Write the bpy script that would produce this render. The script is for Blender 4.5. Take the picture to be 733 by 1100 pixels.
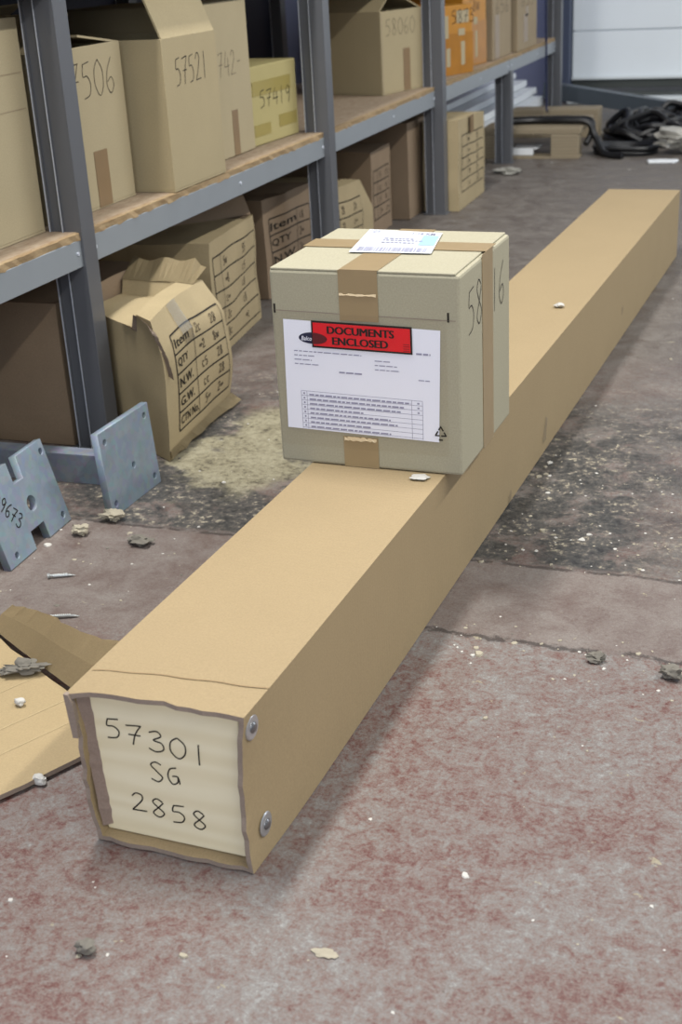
import bpy, bmesh, math, random
from mathutils import Vector, Matrix, noise as mnoise
for o in list(bpy.data.objects): bpy.data.objects.remove(o)
SC = bpy.context.scene
COL = SC.collection
R = math.radians

# ------------------------------------------------------------------ camera, light, exposure
cd = bpy.data.cameras.new('camera'); cam = bpy.data.objects.new('camera', cd); COL.objects.link(cam)
ri = Vector((0.94004594, 0.33709786, -0.05175584)); up = Vector((-0.08931283, 0.38978514, 0.91656465)); fw = Vector((-0.32914564, 0.85699042, -0.3965231))
mw = Matrix.Identity(4)
for i in range(3):
    mw[i][0] = ri[i]; mw[i][1] = up[i]; mw[i][2] = -fw[i]
mw[0][3], mw[1][3], mw[2][3] = 0, 0, .873
cam.matrix_world = mw
cd.sensor_fit = 'VERTICAL'; cd.sensor_height = 24; cd.lens = 24 * 1412.1 / 1100; cd.clip_start = .02
cd.dof.use_dof = True; cd.dof.focus_distance = 1.75; cd.dof.aperture_fstop = 5.6
SC.camera = cam

w = bpy.data.worlds.new('world'); SC.world = w; w.use_nodes = True
w.node_tree.nodes['Background'].inputs[0].default_value = (.80, .88, 1, 1)
w.node_tree.nodes['Background'].inputs[1].default_value = .345

def area(name, loc, aim, sx, sy, energy, color):
    l = bpy.data.lights.new(name, 'AREA'); l.shape = 'RECTANGLE'; l.size = sx; l.size_y = sy; l.energy = energy; l.color = color
    o = bpy.data.objects.new(name, l); COL.objects.link(o); o.location = loc
    d = Vector(aim) - Vector(loc)
    z = -d.normalized(); y = Vector((0, 1, 0)); x = y.cross(z).normalized(); y = z.cross(x)
    o.matrix_world = Matrix((x, y, z)).transposed().to_4x4(); o.location = loc
    return o
# two rows of ceiling tubes running along the aisle, and the daylight of the windows on the far right
area('ceiling_tubes_aisle', (1.75, 2.35, 3.3), (-1.2, 2.35, 0), .10, 8, 185, (1, .97, .90))
area('ceiling_tubes_racking', (-1.15, 1.65, 3.4), (-1.15, 1.65, 0), .3, 1.6, 136, (1, .97, .92))
area('window_daylight', (3.4, 5.6, 1.9), (-.4, 2.6, 0), 2.6, 2.2, 62, (.86, .93, 1))
area('fill_light_behind', (.9, -3.2, 2.1), (-.5, 1.6, .3), 3, 1.8, 98, (.88, .93, 1))  # added fill from behind the camera, brightens the faces turned towards it
SC.view_settings.view_transform = 'Standard'; SC.view_settings.look = 'None'; SC.view_settings.gamma = 1
SC.view_settings.use_curve_mapping = False
SC.view_settings.exposure = 0.0

# ------------------------------------------------------------------ materials
def lin(c):
    return tuple(((v / 255) / 12.92 if v / 255 <= .04045 else ((v / 255 + .055) / 1.055) ** 2.4) for v in c) + (1,)
class N:
    def __init__(s, name, rough=.8, spec=.3, metal=0):
        s.m = bpy.data.materials.new(name); s.m.use_nodes = True; s.t = s.m.node_tree; s.b = s.t.nodes['Principled BSDF']
        s.b.inputs['Roughness'].default_value = rough; s.b.inputs['Specular IOR Level'].default_value = spec; s.b.inputs['Metallic'].default_value = metal
        s.tc = None
    def new(s, ty, **k):
        n = s.t.nodes.new(ty)
        for a, v in k.items(): setattr(n, a, v)
        return n
    def link(s, a, b): s.t.links.new(a, b)
    def co(s, kind='Object', scale=(1, 1, 1)):
        if not s.tc: s.tc = s.new('ShaderNodeTexCoord')
        mp = s.new('ShaderNodeMapping'); mp.inputs['Scale'].default_value = scale
        s.link(s.tc.outputs[kind], mp.inputs[0]); return mp.outputs[0]
    def noise(s, scale, detail=4, rough=.55, vec=None, dist=0):
        n = s.new('ShaderNodeTexNoise'); n.inputs['Scale'].default_value = scale; n.inputs['Detail'].default_value = detail
        n.inputs['Roughness'].default_value = rough; n.inputs['Distortion'].default_value = dist
        s.link(vec if vec is not None else s.co(), n.inputs['Vector']); return n.outputs[0]
    def ramp(s, v, stops):
        r = s.new('ShaderNodeValToRGB'); e = r.color_ramp.elements
        while len(e) < len(stops): e.new(.5)
        for i, (p, c) in enumerate(stops):
            e[i].position = p; e[i].color = c if len(c) == 4 else tuple(c) + (1,)
        s.link(v, r.inputs[0]); return r.outputs[0]
    def mr(s, v, a, b, c=0, d=1):
        n = s.new('ShaderNodeMapRange'); n.interpolation_type = 'SMOOTHSTEP'
        for i, x in zip((1, 2, 3, 4), (a, b, c, d)): n.inputs[i].default_value = x
        s.link(v, n.inputs[0]); return n.outputs[0]
    def math(s, op, a, b=None):
        n = s.new('ShaderNodeMath', operation=op)
        for i, x in enumerate((a, b)):
            if x is None: continue
            if isinstance(x, (int, float)): n.inputs[i].default_value = x
            else: s.link(x, n.inputs[i])
        return n.outputs[0]
    def mix(s, f, a, b, blend='MIX'):
        n = s.new('ShaderNodeMix', data_type='RGBA', blend_type=blend)
        for i, x in ((0, f), (6, a), (7, b)):
            if isinstance(x, (int, float)): n.inputs[i].default_value = x
            elif isinstance(x, tuple): n.inputs[i].default_value = x
            else: s.link(x, n.inputs[i])
        return n.outputs[2]
    def color(s, c):
        if isinstance(c, tuple): s.b.inputs['Base Color'].default_value = c
        else: s.link(c, s.b.inputs['Base Color'])
        return s
    def bump(s, h, strength=.2, dist=.002):
        b = s.new('ShaderNodeBump'); b.inputs['Strength'].default_value = strength; b.inputs['Distance'].default_value = dist
        s.link(h, b.inputs['Height']); s.link(b.outputs[0], s.b.inputs['Normal']); return s

def cardboard(name, rgb, var=.10, flute=None):
    n = N(name, .75, .25)
    c = lin(rgb); d = tuple(v * (1 - var) for v in c[:3]) + (1,); l = tuple(min(1, v * (1 + var)) for v in c[:3]) + (1,)
    a = n.noise(9, 5); f = n.noise(420, 2, .6)
    col = n.mix(a, d, l)
    col = n.mix(.14, col, n.ramp(f, [(.3, (.25, .25, .25, 1)), (.7, (.8, .8, .8, 1))]), 'OVERLAY')
    h = n.noise(35, 3)
    if flute:
        wv = n.new('ShaderNodeTexWave'); wv.bands_direction = flute; wv.inputs['Scale'].default_value = 38; wv.inputs['Distortion'].default_value = .4
        n.link(n.co(), wv.inputs['Vector']); h = n.math('ADD', n.math('MULTIPLY', wv.outputs[1], .25), h)
    n.color(col).bump(h, .12, .003)
    return n.m
M = {}
M['crate_card'] = cardboard('kraft_cardboard', (152, 134, 103), .05, 'Y')
M['parcel_card'] = cardboard('pale_cardboard', (159, 154, 133), .04)
M['shelf_card'] = cardboard('carton_cardboard', (160, 147, 117), .07)
M['shelf_card_pale'] = cardboard('carton_cardboard_light', (164, 152, 124), .06)
M['shelf_card_dull'] = cardboard('carton_cardboard_dull', (146, 131, 107), .08)
M['old_card'] = cardboard('old_cardboard', (160, 145, 114), .14)
M['old_card_brown'] = cardboard('old_cardboard_brown', (132, 114, 94), .14)
M['yellow_card'] = cardboard('yellowed_carton', (168, 157, 110), .08)
M['sheet_card'] = cardboard('loose_cardboard', (158, 140, 107), .07)
M['torn'] = cardboard('torn_cardboard_edge', (138, 124, 112), .2)
def plain(name, rgb, rough=.6, spec=.3, metal=0, ns=None, var=.1):
    n = N(name, rough, spec, metal); c = lin(rgb)
    if ns: n.color(n.mix(n.noise(ns, 5), tuple(v * (1 - var) for v in c[:3]) + (1,), tuple(min(1, v * (1 + var)) for v in c[:3]) + (1,)))
    else: n.color(c)
    return n.m
M['ink'] = plain('marker_ink', (34, 30, 30), .6, .2)
M['ink_soft'] = plain('faded_marker_ink', (74, 65, 54), .7, .2)
M['print'] = plain('printed_ink', (38, 34, 30), .7, .2)
M['print_grey'] = plain('printed_grey', (146, 146, 170), .7, .2)
M['navy'] = plain('navy_print', (28, 34, 66), .4, .4)
M['red'] = plain('red_print', (222, 26, 38), .35, .4)
M['darkred'] = plain('dark_red_print', (92, 22, 30), .35, .4)
M['black'] = plain('black_print', (22, 18, 18), .4, .4)
M['paper'] = plain('white_paper', (236, 239, 252), .55, .3, 0, 12, .02)
M['label'] = plain('label_paper', (194, 198, 204), .5, .3)
M['label_blue'] = plain('label_pale_blue', (150, 180, 206), .5, .3)
M['tape'] = plain('brown_tape', (130, 108, 80), .28, .5, 0, 30, .08)
M['tape_pale'] = plain('brown_tape_on_pale_carton', (148, 129, 97), .3, .5, 0, 30, .08)
M['tape_orange'] = plain('orange_tape', (160, 108, 32), .3, .5, 0, 18, .25)
M['tape_torn'] = plain('torn_tape_end', (206, 186, 150), .25, .6)
M['steel'] = plain('grey_painted_steel', (84, 86, 91), .38, .55, 0, 20, .06)
M['steel_lip'] = plain('grey_painted_beam', (130, 136, 142), .42, .45, 0, 14, .06)
M['column'] = plain('blue_grey_column_paint', (76, 84, 104), .5, .4, 0, 6, .08)
M['edge'] = plain('bare_steel_edge', (200, 206, 218), .35, .5, .3)
M['white_plastic'] = plain('white_plastic', (224, 228, 232), .4, .4, 0, 20, .04)
M['rubber'] = plain('black_rubber', (13, 14, 18), .42, .5, 0, 30, .3)
M['dark_paint'] = plain('dark_grey_paint', (74, 82, 90), .45, .4, 0, 8, .1)
M['cable'] = plain('dark_blue_cable', (26, 34, 64), .4, .4)
M['stone'] = plain('grey_stone', (112, 108, 100), .85, .2, 0, 60, .3)
M['flake'] = plain('pale_flake', (158, 151, 134), .8, .2, 0, 80, .2)
M['white_flake'] = plain('white_flake', (186, 184, 178), .8, .2, 0, 80, .1)
M['screw'] = plain('zinc_screw', (168, 172, 172), .35, .5, .6)
M['zinc'] = plain('zinc_washer', (188, 190, 192), .32, .5, .75, 60, .1)
M['zinc_dark'] = plain('screw_head', (130, 130, 132), .3, .5, .85)
def galv(name, a, b):
    n = N(name, .5, .5, .15)
    v = n.new('ShaderNodeTexVoronoi'); v.inputs['Scale'].default_value = 90; n.link(n.co(), v.inputs['Vector'])
    f = n.noise(22, 6, .6)
    col = n.mix(f, lin(a), lin(b)); col = n.mix(.12, col, v.outputs['Color'], 'SOFT_LIGHT')
    n.color(col).bump(n.noise(120, 3), .08, .001); return n.m
M['galv'] = galv('galvanised_steel', (106, 119, 130), (138, 151, 163))
M['galv_dark'] = galv('galvanised_channel', (92, 99, 110), (136, 143, 154))
def wood(name, a, b, sc, axis='X', dist=3, rings=14):
    n = N(name, .65, .3)
    wv = n.new('ShaderNodeTexWave', wave_type='BANDS', bands_direction=axis); wv.inputs['Scale'].default_value = rings; wv.inputs['Distortion'].default_value = dist
    wv.inputs['Detail'].default_value = 3; wv.inputs['Detail Scale'].default_value = 1.2
    n.link(n.co('Object', sc), wv.inputs['Vector'])
    g = n.noise(14, 6, .6, n.co('Object', tuple(x * 3 for x in sc)))
    col = n.mix(n.math('MULTIPLY', wv.outputs[1], .45), lin(a), lin(b)); col = n.mix(.3, col, n.mix(g, lin(b), lin(a)))
    n.color(col).bump(g, .1, .001); return n.m
M['pine'] = wood('pine_plug', (230, 221, 192), (208, 193, 154), (.16, 1, 1), 'Z', 7, 12)
M['pallet'] = wood('weathered_pallet', (150, 138, 116), (108, 96, 78), (1, 6, 6), 'Z', 4, 4)
M['chip'] = None
n = N('chipboard', .7, .25)
n.color(n.mix(n.ramp(n.noise(90, 4, .7, n.co('Object', (1, .35, 1))), [(.35, (0, 0, 0)), (.65, (1, 1, 1))]), lin((148, 128, 108)), lin((168, 152, 132)))).bump(n.noise(120, 3), .1, .001)
M['chip'] = n.m
n = N('cut_chipboard_edge', .8, .2)
n.color(n.mix(n.ramp(n.noise(60, 4, .8, n.co('Object', (1, .4, 3))), [(.35, (0, 0, 0)), (.7, (1, 1, 1))]), lin((134, 112, 84)), lin((158, 139, 108)))).bump(n.noise(150, 3), .3, .002)
M['chip_edge'] = n.m
# clear plastic
def film(name, tint, gloss, rough):
    n = N(name); t = n.t; out = t.nodes['Material Output']
    tr = n.new('ShaderNodeBsdfTransparent'); tr.inputs[0].default_value = tint
    gl = n.new('ShaderNodeBsdfGlossy'); gl.inputs['Roughness'].default_value = rough
    b = n.new('ShaderNodeBump'); b.inputs['Strength'].default_value = .3; b.inputs['Distance'].default_value = .004
    n.link(n.noise(14, 3), b.inputs['Height']); n.link(b.outputs[0], gl.inputs['Normal'])
    mx = n.new('ShaderNodeMixShader'); mx.inputs[0].default_value = gloss
    n.link(tr.outputs[0], mx.inputs[1]); n.link(gl.outputs[0], mx.inputs[2]); n.link(mx.outputs[0], out.inputs[0]); return n.m
M['film'] = film('clear_pouch_film', (.965, .96, .955, 1), .03, .25)
n = N('plastic_bag', .3, .5); n.color(lin((186, 184, 176))); n.b.inputs['Transmission Weight'].default_value = .35; n.bump(n.noise(40, 4), .4, .01); M['bag'] = n.m

# floor ---------------------------------------------------------------------------------------
n = N('worn_red_painted_concrete', .62, .35)
P = n.co()
sep = n.new('ShaderNodeSeparateXYZ'); n.link(P, sep.inputs[0]); X, Y = sep.outputs[0], sep.outputs[1]
big = n.noise(2.2, 5, .6, P); mid = n.noise(13, 8, .72, P, .4); fine = n.noise(75, 6, .75, P, .3); vfine = n.noise(300, 4, .7, P)
mott = n.math('ADD', n.math('MULTIPLY', mid, .6), n.math('MULTIPLY', fine, .4))
# paint: red -> worn pink -> bare grey
fmid = n.noise(48, 8, .78, P, .6)
fine2 = n.noise(170, 6, .8, P, .2)
rmott = n.math('ADD', n.math('ADD', n.math('MULTIPLY', fmid, .40), n.math('MULTIPLY', fine2, .38)), n.math('MULTIPLY', n.noise(4, 5, .6, P, .6), .22))
smott = n.math('ADD', n.math('MULTIPLY', mid, .55), n.math('MULTIPLY', fine2, .45))
red = n.ramp(rmott, [(.39, lin((84, 44, 41))), (.445, lin((100, 74, 69))), (.50, lin((112, 100, 95))), (.555, lin((118, 114, 111))), (.62, lin((138, 138, 136)))])
slab = n.ramp(smott, [(.36, lin((92, 76, 71))), (.5, lin((110, 100, 95))), (.64, lin((124, 118, 113)))])
far = n.ramp(smott, [(.36, lin((78, 68, 64))), (.5, lin((99, 93, 88))), (.64, lin((120, 115, 110)))])
grit = n.ramp(n.math('ADD', n.math('MULTIPLY', fine, .65), n.math('MULTIPLY', mid, .35)), [(.40, lin((40, 40, 41))), (.50, lin((66, 65, 63))), (.56, lin((90, 84, 79))), (.595, lin((148, 141, 122))), (.67, lin((166, 160, 142)))])
dust = n.ramp(n.math('ADD', n.math('MULTIPLY', fine, .6), n.math('MULTIPLY', mid, .4)), [(.40, lin((76, 72, 62))), (.47, lin((124, 118, 98))), (.56, lin((142, 137, 116)))])
jit = n.math('SUBTRACT', n.noise(6, 5, .65, P), .5)
Yj = n.math('ADD', Y, n.math('MULTIPLY', jit, .5)); Yl = n.math('ADD', Y, n.math('MULTIPLY', n.math('SUBTRACT', n.noise(16, 9, .8, P), .5), .06))
Xj = n.math('ADD', X, n.math('MULTIPLY', jit, .45))
Yjt = n.math('ADD', Y, n.math('MULTIPLY', n.math('SUBTRACT', n.noise(14, 9, .8, P), .5), .03))
col = n.mix(n.math('MULTIPLY', n.mr(Y, 1.515, 1.535), n.mr(X, -.75, -.62)), red, slab)
leftm = n.math('MULTIPLY', n.mr(Y, 1.25, 1.5), n.mr(X, -.62, -.8)); col = n.mix(leftm, col, slab)
col = n.mix(n.mr(Yj, 2.25, 2.75), col, far)
mid_pink = n.math('MULTIPLY', n.mr(Yjt, 1.75, 1.76), n.mr(Yj, 3.0, 2.4)); col = n.mix(mid_pink, col, n.mix(.5, red, far))
gm = n.math('MULTIPLY', n.math('MULTIPLY', n.mr(Yjt, 1.755, 1.775), n.mr(Yj, 2.75, 2.2)), n.math('MULTIPLY', n.mr(Xj, -.06, -.30), n.mr(Xj, -1.35, -1.2)))
patch = n.mr(n.noise(9, 6, .7, P, .5), .36, .5)
gm = n.math('MULTIPLY', gm, patch)
col = n.mix(gm, col, grit)
# beige dust swept against the crate
dx = n.math('DIVIDE', n.math('ADD', Xj, .97), .13); dy = n.math('DIVIDE', n.math('SUBTRACT', Yj, 2.16), .27)
dd = n.math('ADD', n.math('MULTIPLY', dx, dx), n.math('MULTIPLY', dy, dy))
col = n.mix(n.mr(dd, 1.3, .5), col, dust)
# scattered cream paint splashes
sp = n.mr(n.noise(21, 5, .7, n.co('Object', (1, 1.3, 1)), .2), .665, .69); col = n.mix(n.math('MULTIPLY', sp, .8), col, lin((146, 139, 118)))
# fine pale specks and dark dirt
col = n.mix(n.math('MULTIPLY', n.mr(vfine, .66, .74), .55), col, lin((158, 154, 148)))
col = n.mix(n.math('MULTIPLY', n.mr(n.noise(28, 6, .75, P), .36, .28), .5), col, lin((58, 48, 45)))
col = n.mix(.5, col, n.ramp(n.noise(420, 3, .8, P), [(.32, (.30, .30, .30, 1)), (.5, (.5, .5, .5, 1)), (.68, (.72, .72, .72, 1))]), 'OVERLAY')
# slab joint and crack
def crack(c, pos, y0, wdt, xa, xb, amt):
    d = n.math('ABSOLUTE', n.math('SUBTRACT', pos, y0)); m_ = n.mr(d, wdt, wdt * .35)
    m_ = n.math('MULTIPLY', n.math('MULTIPLY', m_, n.mr(X, xa, xa + .02)), n.mr(n.noise(25, 3, .6, P), .36, .5)); return n.mix(n.math('MULTIPLY', m_, amt), c, lin((48, 42, 40))), m_
col, k1 = crack(col, Yjt, 1.757, .006, -1.6, 9, .7)
col, k2 = crack(col, Yl, 1.527, .008, -.62, 9, .75)
h = n.math('ADD', n.math('MULTIPLY', fine, .7), n.math('MULTIPLY', mid, .8)); h = n.math('SUBTRACT', h, n.math('MULTIPLY', n.math('ADD', k1, k2), 1.5))
n.color(col).bump(h, .35, .004)
n.link(n.mr(mid, .35, .65, .42, .72), n.b.inputs['Roughness'])
M['floor'] = n.m
M['wall'] = plain('blue_grey_wall_paint', (146, 152, 182), .8, .2, 0, 3, .08)
M['shade_panel'] = plain('dark_navy_shade_panel', (44, 46, 62), .6, .3, 0, 6, .1)  # near-black navy that paints in the shade behind the cartons
M['door_white'] = plain('white_door_panel', (236, 243, 248), .5, .4, 0, 3, .05)
M['door_dark'] = plain('dark_door_frame', (70, 74, 72), .5, .4, 0, 5, .15)
M['sill'] = plain('white_sill', (216, 222, 224), .5, .4)

# ------------------------------------------------------------------ helpers
def obj(name, bm, mats, parent=None, smooth=False):
    me = bpy.data.meshes.new(name)
    bmesh.ops.recalc_face_normals(bm, faces=bm.faces[:])
    bm.to_mesh(me); bm.free()
    for m_ in (mats if isinstance(mats, (list, tuple)) else [mats]): me.materials.append(m_)
    if smooth:
        for p in me.polygons: p.use_smooth = True
        me.set_sharp_from_angle(angle=R(38))
    o = bpy.data.objects.new(name, me); COL.objects.link(o)
    if parent: o.parent = parent
    return o
def tag(o, label, cat, group=None, kind=None):
    o['label'] = label; o['category'] = cat
    if group: o['group'] = group
    if kind: o['kind'] = kind
    return o
def thing(name, label, cat, loc=(0, 0, 0), yaw=0, group=None):
    # yaw: degrees turned clockwise seen from above
    o = bpy.data.objects.new(name, None); COL.objects.link(o); o.location = loc; o.rotation_euler = (0, 0, -R(yaw))
    o.empty_display_size = .05
    return tag(o, label, cat, group)
def struct(o, label=None):
    o['kind'] = 'structure'
    if label: o['label'] = label
    return o
def bevel(bm, w_, seg=2):
    bmesh.ops.bevel(bm, geom=bm.edges[:], offset=w_, segments=seg, affect='EDGES', profile=.5, clamp_overlap=True)
def box(bm, a, b, bev=0, mi=0):
    t = bmesh.new()
    vs = [t.verts.new((x, y, z)) for x in (a[0], b[0]) for y in (a[1], b[1]) for z in (a[2], b[2])]
    for f in ((0, 1, 3, 2), (4, 6, 7, 5), (0, 4, 5, 1), (2, 3, 7, 6), (0, 2, 6, 4), (1, 5, 7, 3)): t.faces.new([vs[i] for i in f])
    bmesh.ops.recalc_face_normals(t, faces=t.faces[:])
    if bev: bevel(t, bev)
    join(bm, t, mi)
def join(bm, t, mi=0, mtx=None):
    mp = {}
    for v in t.verts: mp[v] = bm.verts.new(mtx @ v.co if mtx else v.co)
    for f in t.faces:
        try:
            nf = bm.faces.new([mp[v] for v in f.verts]); nf.material_index = mi
        except ValueError: pass
    t.free()
def prism(bm, pts, z0, z1, mtx=None, mi=0, bev=0):
    t = bmesh.new()
    a = [t.verts.new((p[0], p[1], z0)) for p in pts]; b = [t.verts.new((p[0], p[1], z1)) for p in pts]; k = len(pts)
    t.faces.new(a[::-1]); t.faces.new(b)
    for i in range(k): t.faces.new((a[i], a[(i + 1) % k], b[(i + 1) % k], b[i]))
    if bev: bevel(t, bev, 1)
    join(bm, t, mi, mtx)
def tube(bm, pts, r, seg=8, closed=False):
    pts = [Vector(p) for p in pts]; k = len(pts); rings = []
    nrm = None
    for i, p in enumerate(pts):
        t_ = (pts[(i + 1) % k] - pts[i - 1]) if closed else (pts[min(i + 1, k - 1)] - pts[max(i - 1, 0)])
        t_.normalize()
        if nrm is None: nrm = t_.orthogonal().normalized()
        nrm = (nrm - t_ * nrm.dot(t_)).normalized(); bi = t_.cross(nrm)
        rr = r(i) if callable(r) else r
        rings.append([bm.verts.new(p + nrm * math.cos(a) * rr + bi * math.sin(a) * rr) for a in [2 * math.pi * j / seg for j in range(seg)]])
    for i in range(k if closed else k - 1):
        A, B = rings[i], rings[(i + 1) % k]
        for j in range(seg): bm.faces.new((A[j], A[(j + 1) % seg], B[(j + 1) % seg], B[j]))
    if not closed: bm.faces.new(rings[0][::-1]); bm.faces.new(rings[-1])
def spline(p, n_=8):
    p = [Vector(q) for q in p]; out = []
    for i in range(len(p) - 1):
        a = p[max(i - 1, 0)]; b = p[i]; c = p[i + 1]; d = p[min(i + 2, len(p) - 1)]
        for k in range(n_):
            t = k / n_
            out.append(.5 * ((2 * b) + (c - a) * t + (2 * a - 5 * b + 4 * c - d) * t * t + (3 * b - a - 3 * c + d) * t ** 3))
    out.append(p[-1]); return out
# a face plane: (u, v) on the face -> point; k is the height above it
def on_right(x=0, k=.0006): return lambda u, v, h=0: Vector((x + k + h, u, v))
def on_front(y=0, k=.0006): return lambda u, v, h=0: Vector((u, y - k - h, v))
def on_top(z, k=.0006): return lambda u, v, h=0: Vector((u, v, z + k + h))
GL = {
 '0': [[(.3, 1), (.08, .75), (.05, .3), (.28, 0), (.5, .25), (.52, .7), (.3, 1)]],
 '1': [[(.28, 1), (.26, .5), (.25, 0)]],
 '2': [[(.08, .78), (.22, .98), (.42, .92), (.42, .65), (.22, .3), (.05, .03), (.12, .03), (.55, .06)]],
 '3': [[(.08, .9), (.35, 1), (.46, .78), (.2, .55), (.46, .45), (.5, .15), (.25, 0), (.02, .12)]],
 '4': [[(.25, 1), (.05, .42), (.08, .38), (.55, .42)], [(.42, .75), (.40, .0)]],
 '5': [[(.48, .98), (.16, .93), (.12, .90), (.08, .60), (.3, .60), (.46, .38), (.36, .08), (.05, .0)]],
 '6': [[(.42, 1), (.15, .65), (.06, .25), (.25, 0), (.45, .2), (.35, .45), (.1, .32)]],
 '7': [[(.02, .9), (.3, .95), (.52, .97), (.49, .92), (.3, .5), (.2, 0)], [(.08, .48), (.48, .5)]],
 '8': [[(.44, .85), (.25, 1), (.1, .8), (.25, .55), (.46, .25), (.28, 0), (.08, .2), (.3, .55), (.46, .82)]],
 '9': [[(.46, .8), (.28, .98), (.1, .75), (.25, .5), (.45, .7), (.46, .85), (.42, .4), (.3, 0)]],
 'S': [[(.48, .9), (.25, 1), (.06, .82), (.3, .5), (.48, .25), (.3, 0), (.02, .1)]],
 'G': [[(.42, .92), (.15, .8), (.05, .4), (.2, .05), (.42, .18), (.45, .45)], [(.22, .45), (.45, .46), (.5, .1)]],
 '-': [[(.1, .5), (.45, .52)]],
 '~': [[(.0, .3), (.15, .6), (.3, .3), (.45, .6), (.6, .35)]],
 'c': [[(.42, .62), (.2, .68), (.08, .4), (.2, .05), (.45, .12)]],
 'w': [[(.0, .7), (.15, .05), (.28, .6), (.4, .05), (.55, .7)]],
}
def ribbon(bm, F, pts, wd):
    k = len(pts); L = []
    for i in range(k):
        a = pts[max(i - 1, 0)]; b = pts[min(i + 1, k - 1)]; t = Vector((b[0] - a[0], b[1] - a[1]))
        if t.length < 1e-9: t = Vector((1, 0))
        t.normalize(); q = Vector((-t.y, t.x)) * wd / 2; p = pts[i]
        L.append((bm.verts.new(F(p[0] + q.x, p[1] + q.y)), bm.verts.new(F(p[0] - q.x, p[1] - q.y))))
    for i in range(k - 1): bm.faces.new((L[i][0], L[i][1], L[i + 1][1], L[i + 1][0]))
def scrawl(bm, F, s, u0, v0, cw, ch, wd, slope=0, gap=1.0):
    for i, c in enumerate(s):
        for st in GL.get(c, []):
            pts = [(p.x, p.y) for p in spline([(q[0], q[1], 0) for q in st], 5)]
            ribbon(bm, F, [(u0 + i * cw * gap + p[0] / .6 * cw * .9, v0 + slope * i * cw + p[1] * ch) for p in pts], wd)
def quad(bm, F, u0, v0, u1, v1, nu=1, nv=1, h=0):
    g = [[bm.verts.new(F(u0 + (u1 - u0) * i / nu, v0 + (v1 - v0) * j / nv, h)) for j in range(nv + 1)] for i in range(nu + 1)]
    for i in range(nu):
        for j in range(nv): bm.faces.new((g[i][j], g[i + 1][j], g[i + 1][j + 1], g[i][j + 1]))
def slabq(bm, F, u0, v0, u1, v1, th=.0004):
    # a thin applied piece (tape, paper) with a little thickness
    vs = [[bm.verts.new(F(u, v, h)) for u, v in ((u0, v0), (u1, v0), (u1, v1), (u0, v1))] for h in (-.0003, th)]
    bm.faces.new(vs[1]); 
    for i in range(4): bm.faces.new((vs[0][i], vs[0][(i + 1) % 4], vs[1][(i + 1) % 4], vs[1][i]))
def typed(bm, F, s, u0, v0, width, height, bold=0, shear=0, h=0):
    c = bpy.data.curves.new('t', 'FONT'); c.body = s; c.size = 1; c.offset = bold; c.resolution_u = 3; c.shear = shear
    o = bpy.data.objects.new('t', c); COL.objects.link(o)
    bpy.context.view_layer.update()
    me = bpy.data.meshes.new_from_object(o.evaluated_get(bpy.context.evaluated_depsgraph_get()))
    xs = [v.co.x for v in me.vertices]; ys = [v.co.y for v in me.vertices]
    x0, x1, y0, y1 = min(xs), max(xs), min(ys), max(ys)
    vs = [bm.verts.new(F(u0 + (v.co.x - x0) / (x1 - x0) * width, v0 + (v.co.y - y0) / (y1 - y0) * height, h)) for v in me.vertices]
    for p in me.polygons:
        try: bm.faces.new([vs[i] for i in p.vertices])
        except ValueError: pass
    bpy.data.objects.remove(o); bpy.data.curves.remove(c); bpy.data.meshes.remove(me)
def rough_line(pts, amp, seed, n_=40):
    rd = random.Random(seed); out = []
    for i in range(len(pts) - 1):
        for k in range(n_):
            t = k / n_; out.append([pts[i][j] * (1 - t) + pts[i + 1][j] * t + rd.uniform(-amp, amp) for j in range(2)])
    return out

# ------------------------------------------------------------------ setting
bm = bmesh.new(); bmesh.ops.create_grid(bm, x_segments=1, y_segments=1, size=1)
for v in bm.verts: v.co = Vector((v.co.x * 5 + 2.6, v.co.y * 6 + 3.6, 0))
bmesh.ops.solidify(bm, geom=bm.faces[:], thickness=-.1)
for v in bm.verts:
    v.co.z = 0 if v.co.z > -.05 and v.co.z < .05 else -.1
struct(obj('floor', bm, M['floor']))
bm = bmesh.new(); box(bm, (-2.15, -2.4, 0), (-2.0, 8.0, 3.6)); struct(obj('wall_left', bm, M['wall']))
bm = bmesh.new(); box(bm, (-2.0, 7.75, 0), (-1.47, 7.9, 3.6)); box(bm, (2.2, 7.75, 0), (5, 7.9, 3.6)); box(bm, (-1.47, 7.75, 2.6), (2.2, 7.9, 3.6)); struct(obj('wall_back', bm, M['wall']))
# big white door at the far end
dr = thing('door_1', 'white sectional door with dark bottom frame at the far end', 'door', (-1.41, 7.62, 0)); dr['kind'] = 'structure'
bm = bmesh.new(); box(bm, (0, 0, .125), (3.6, .05, .362), .004); box(bm, (0, 0, .368), (3.6, .05, .95), .004); box(bm, (0, 0, .956), (3.6, .05, 2.6), .004); obj('door_panel', bm, M['door_white'], dr)
bm = bmesh.new(); box(bm, (0, -.012, .112), (3.6, .055, .126), .002); obj('bottom_seal', bm, M['sill'], dr)
bm = bmesh.new(); box(bm, (0, .01, .065), (3.6, .06, .111), .003); box(bm, (-.0, -.05, 0), (3.6, .06, .045), .003); obj('door_frame', bm, M['door_dark'], dr)
bm = bmesh.new(); box(bm, (.0, -.16, 0), (3.6, -.052, .03), .006); obj('door_sill', bm, M['sill'], dr)
bm = bmesh.new(); box(bm, (-1.485, 7.56, 0), (-1.415, 7.74, 3.2), .004); struct(obj('trim_1', bm, M['column']))

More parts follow.
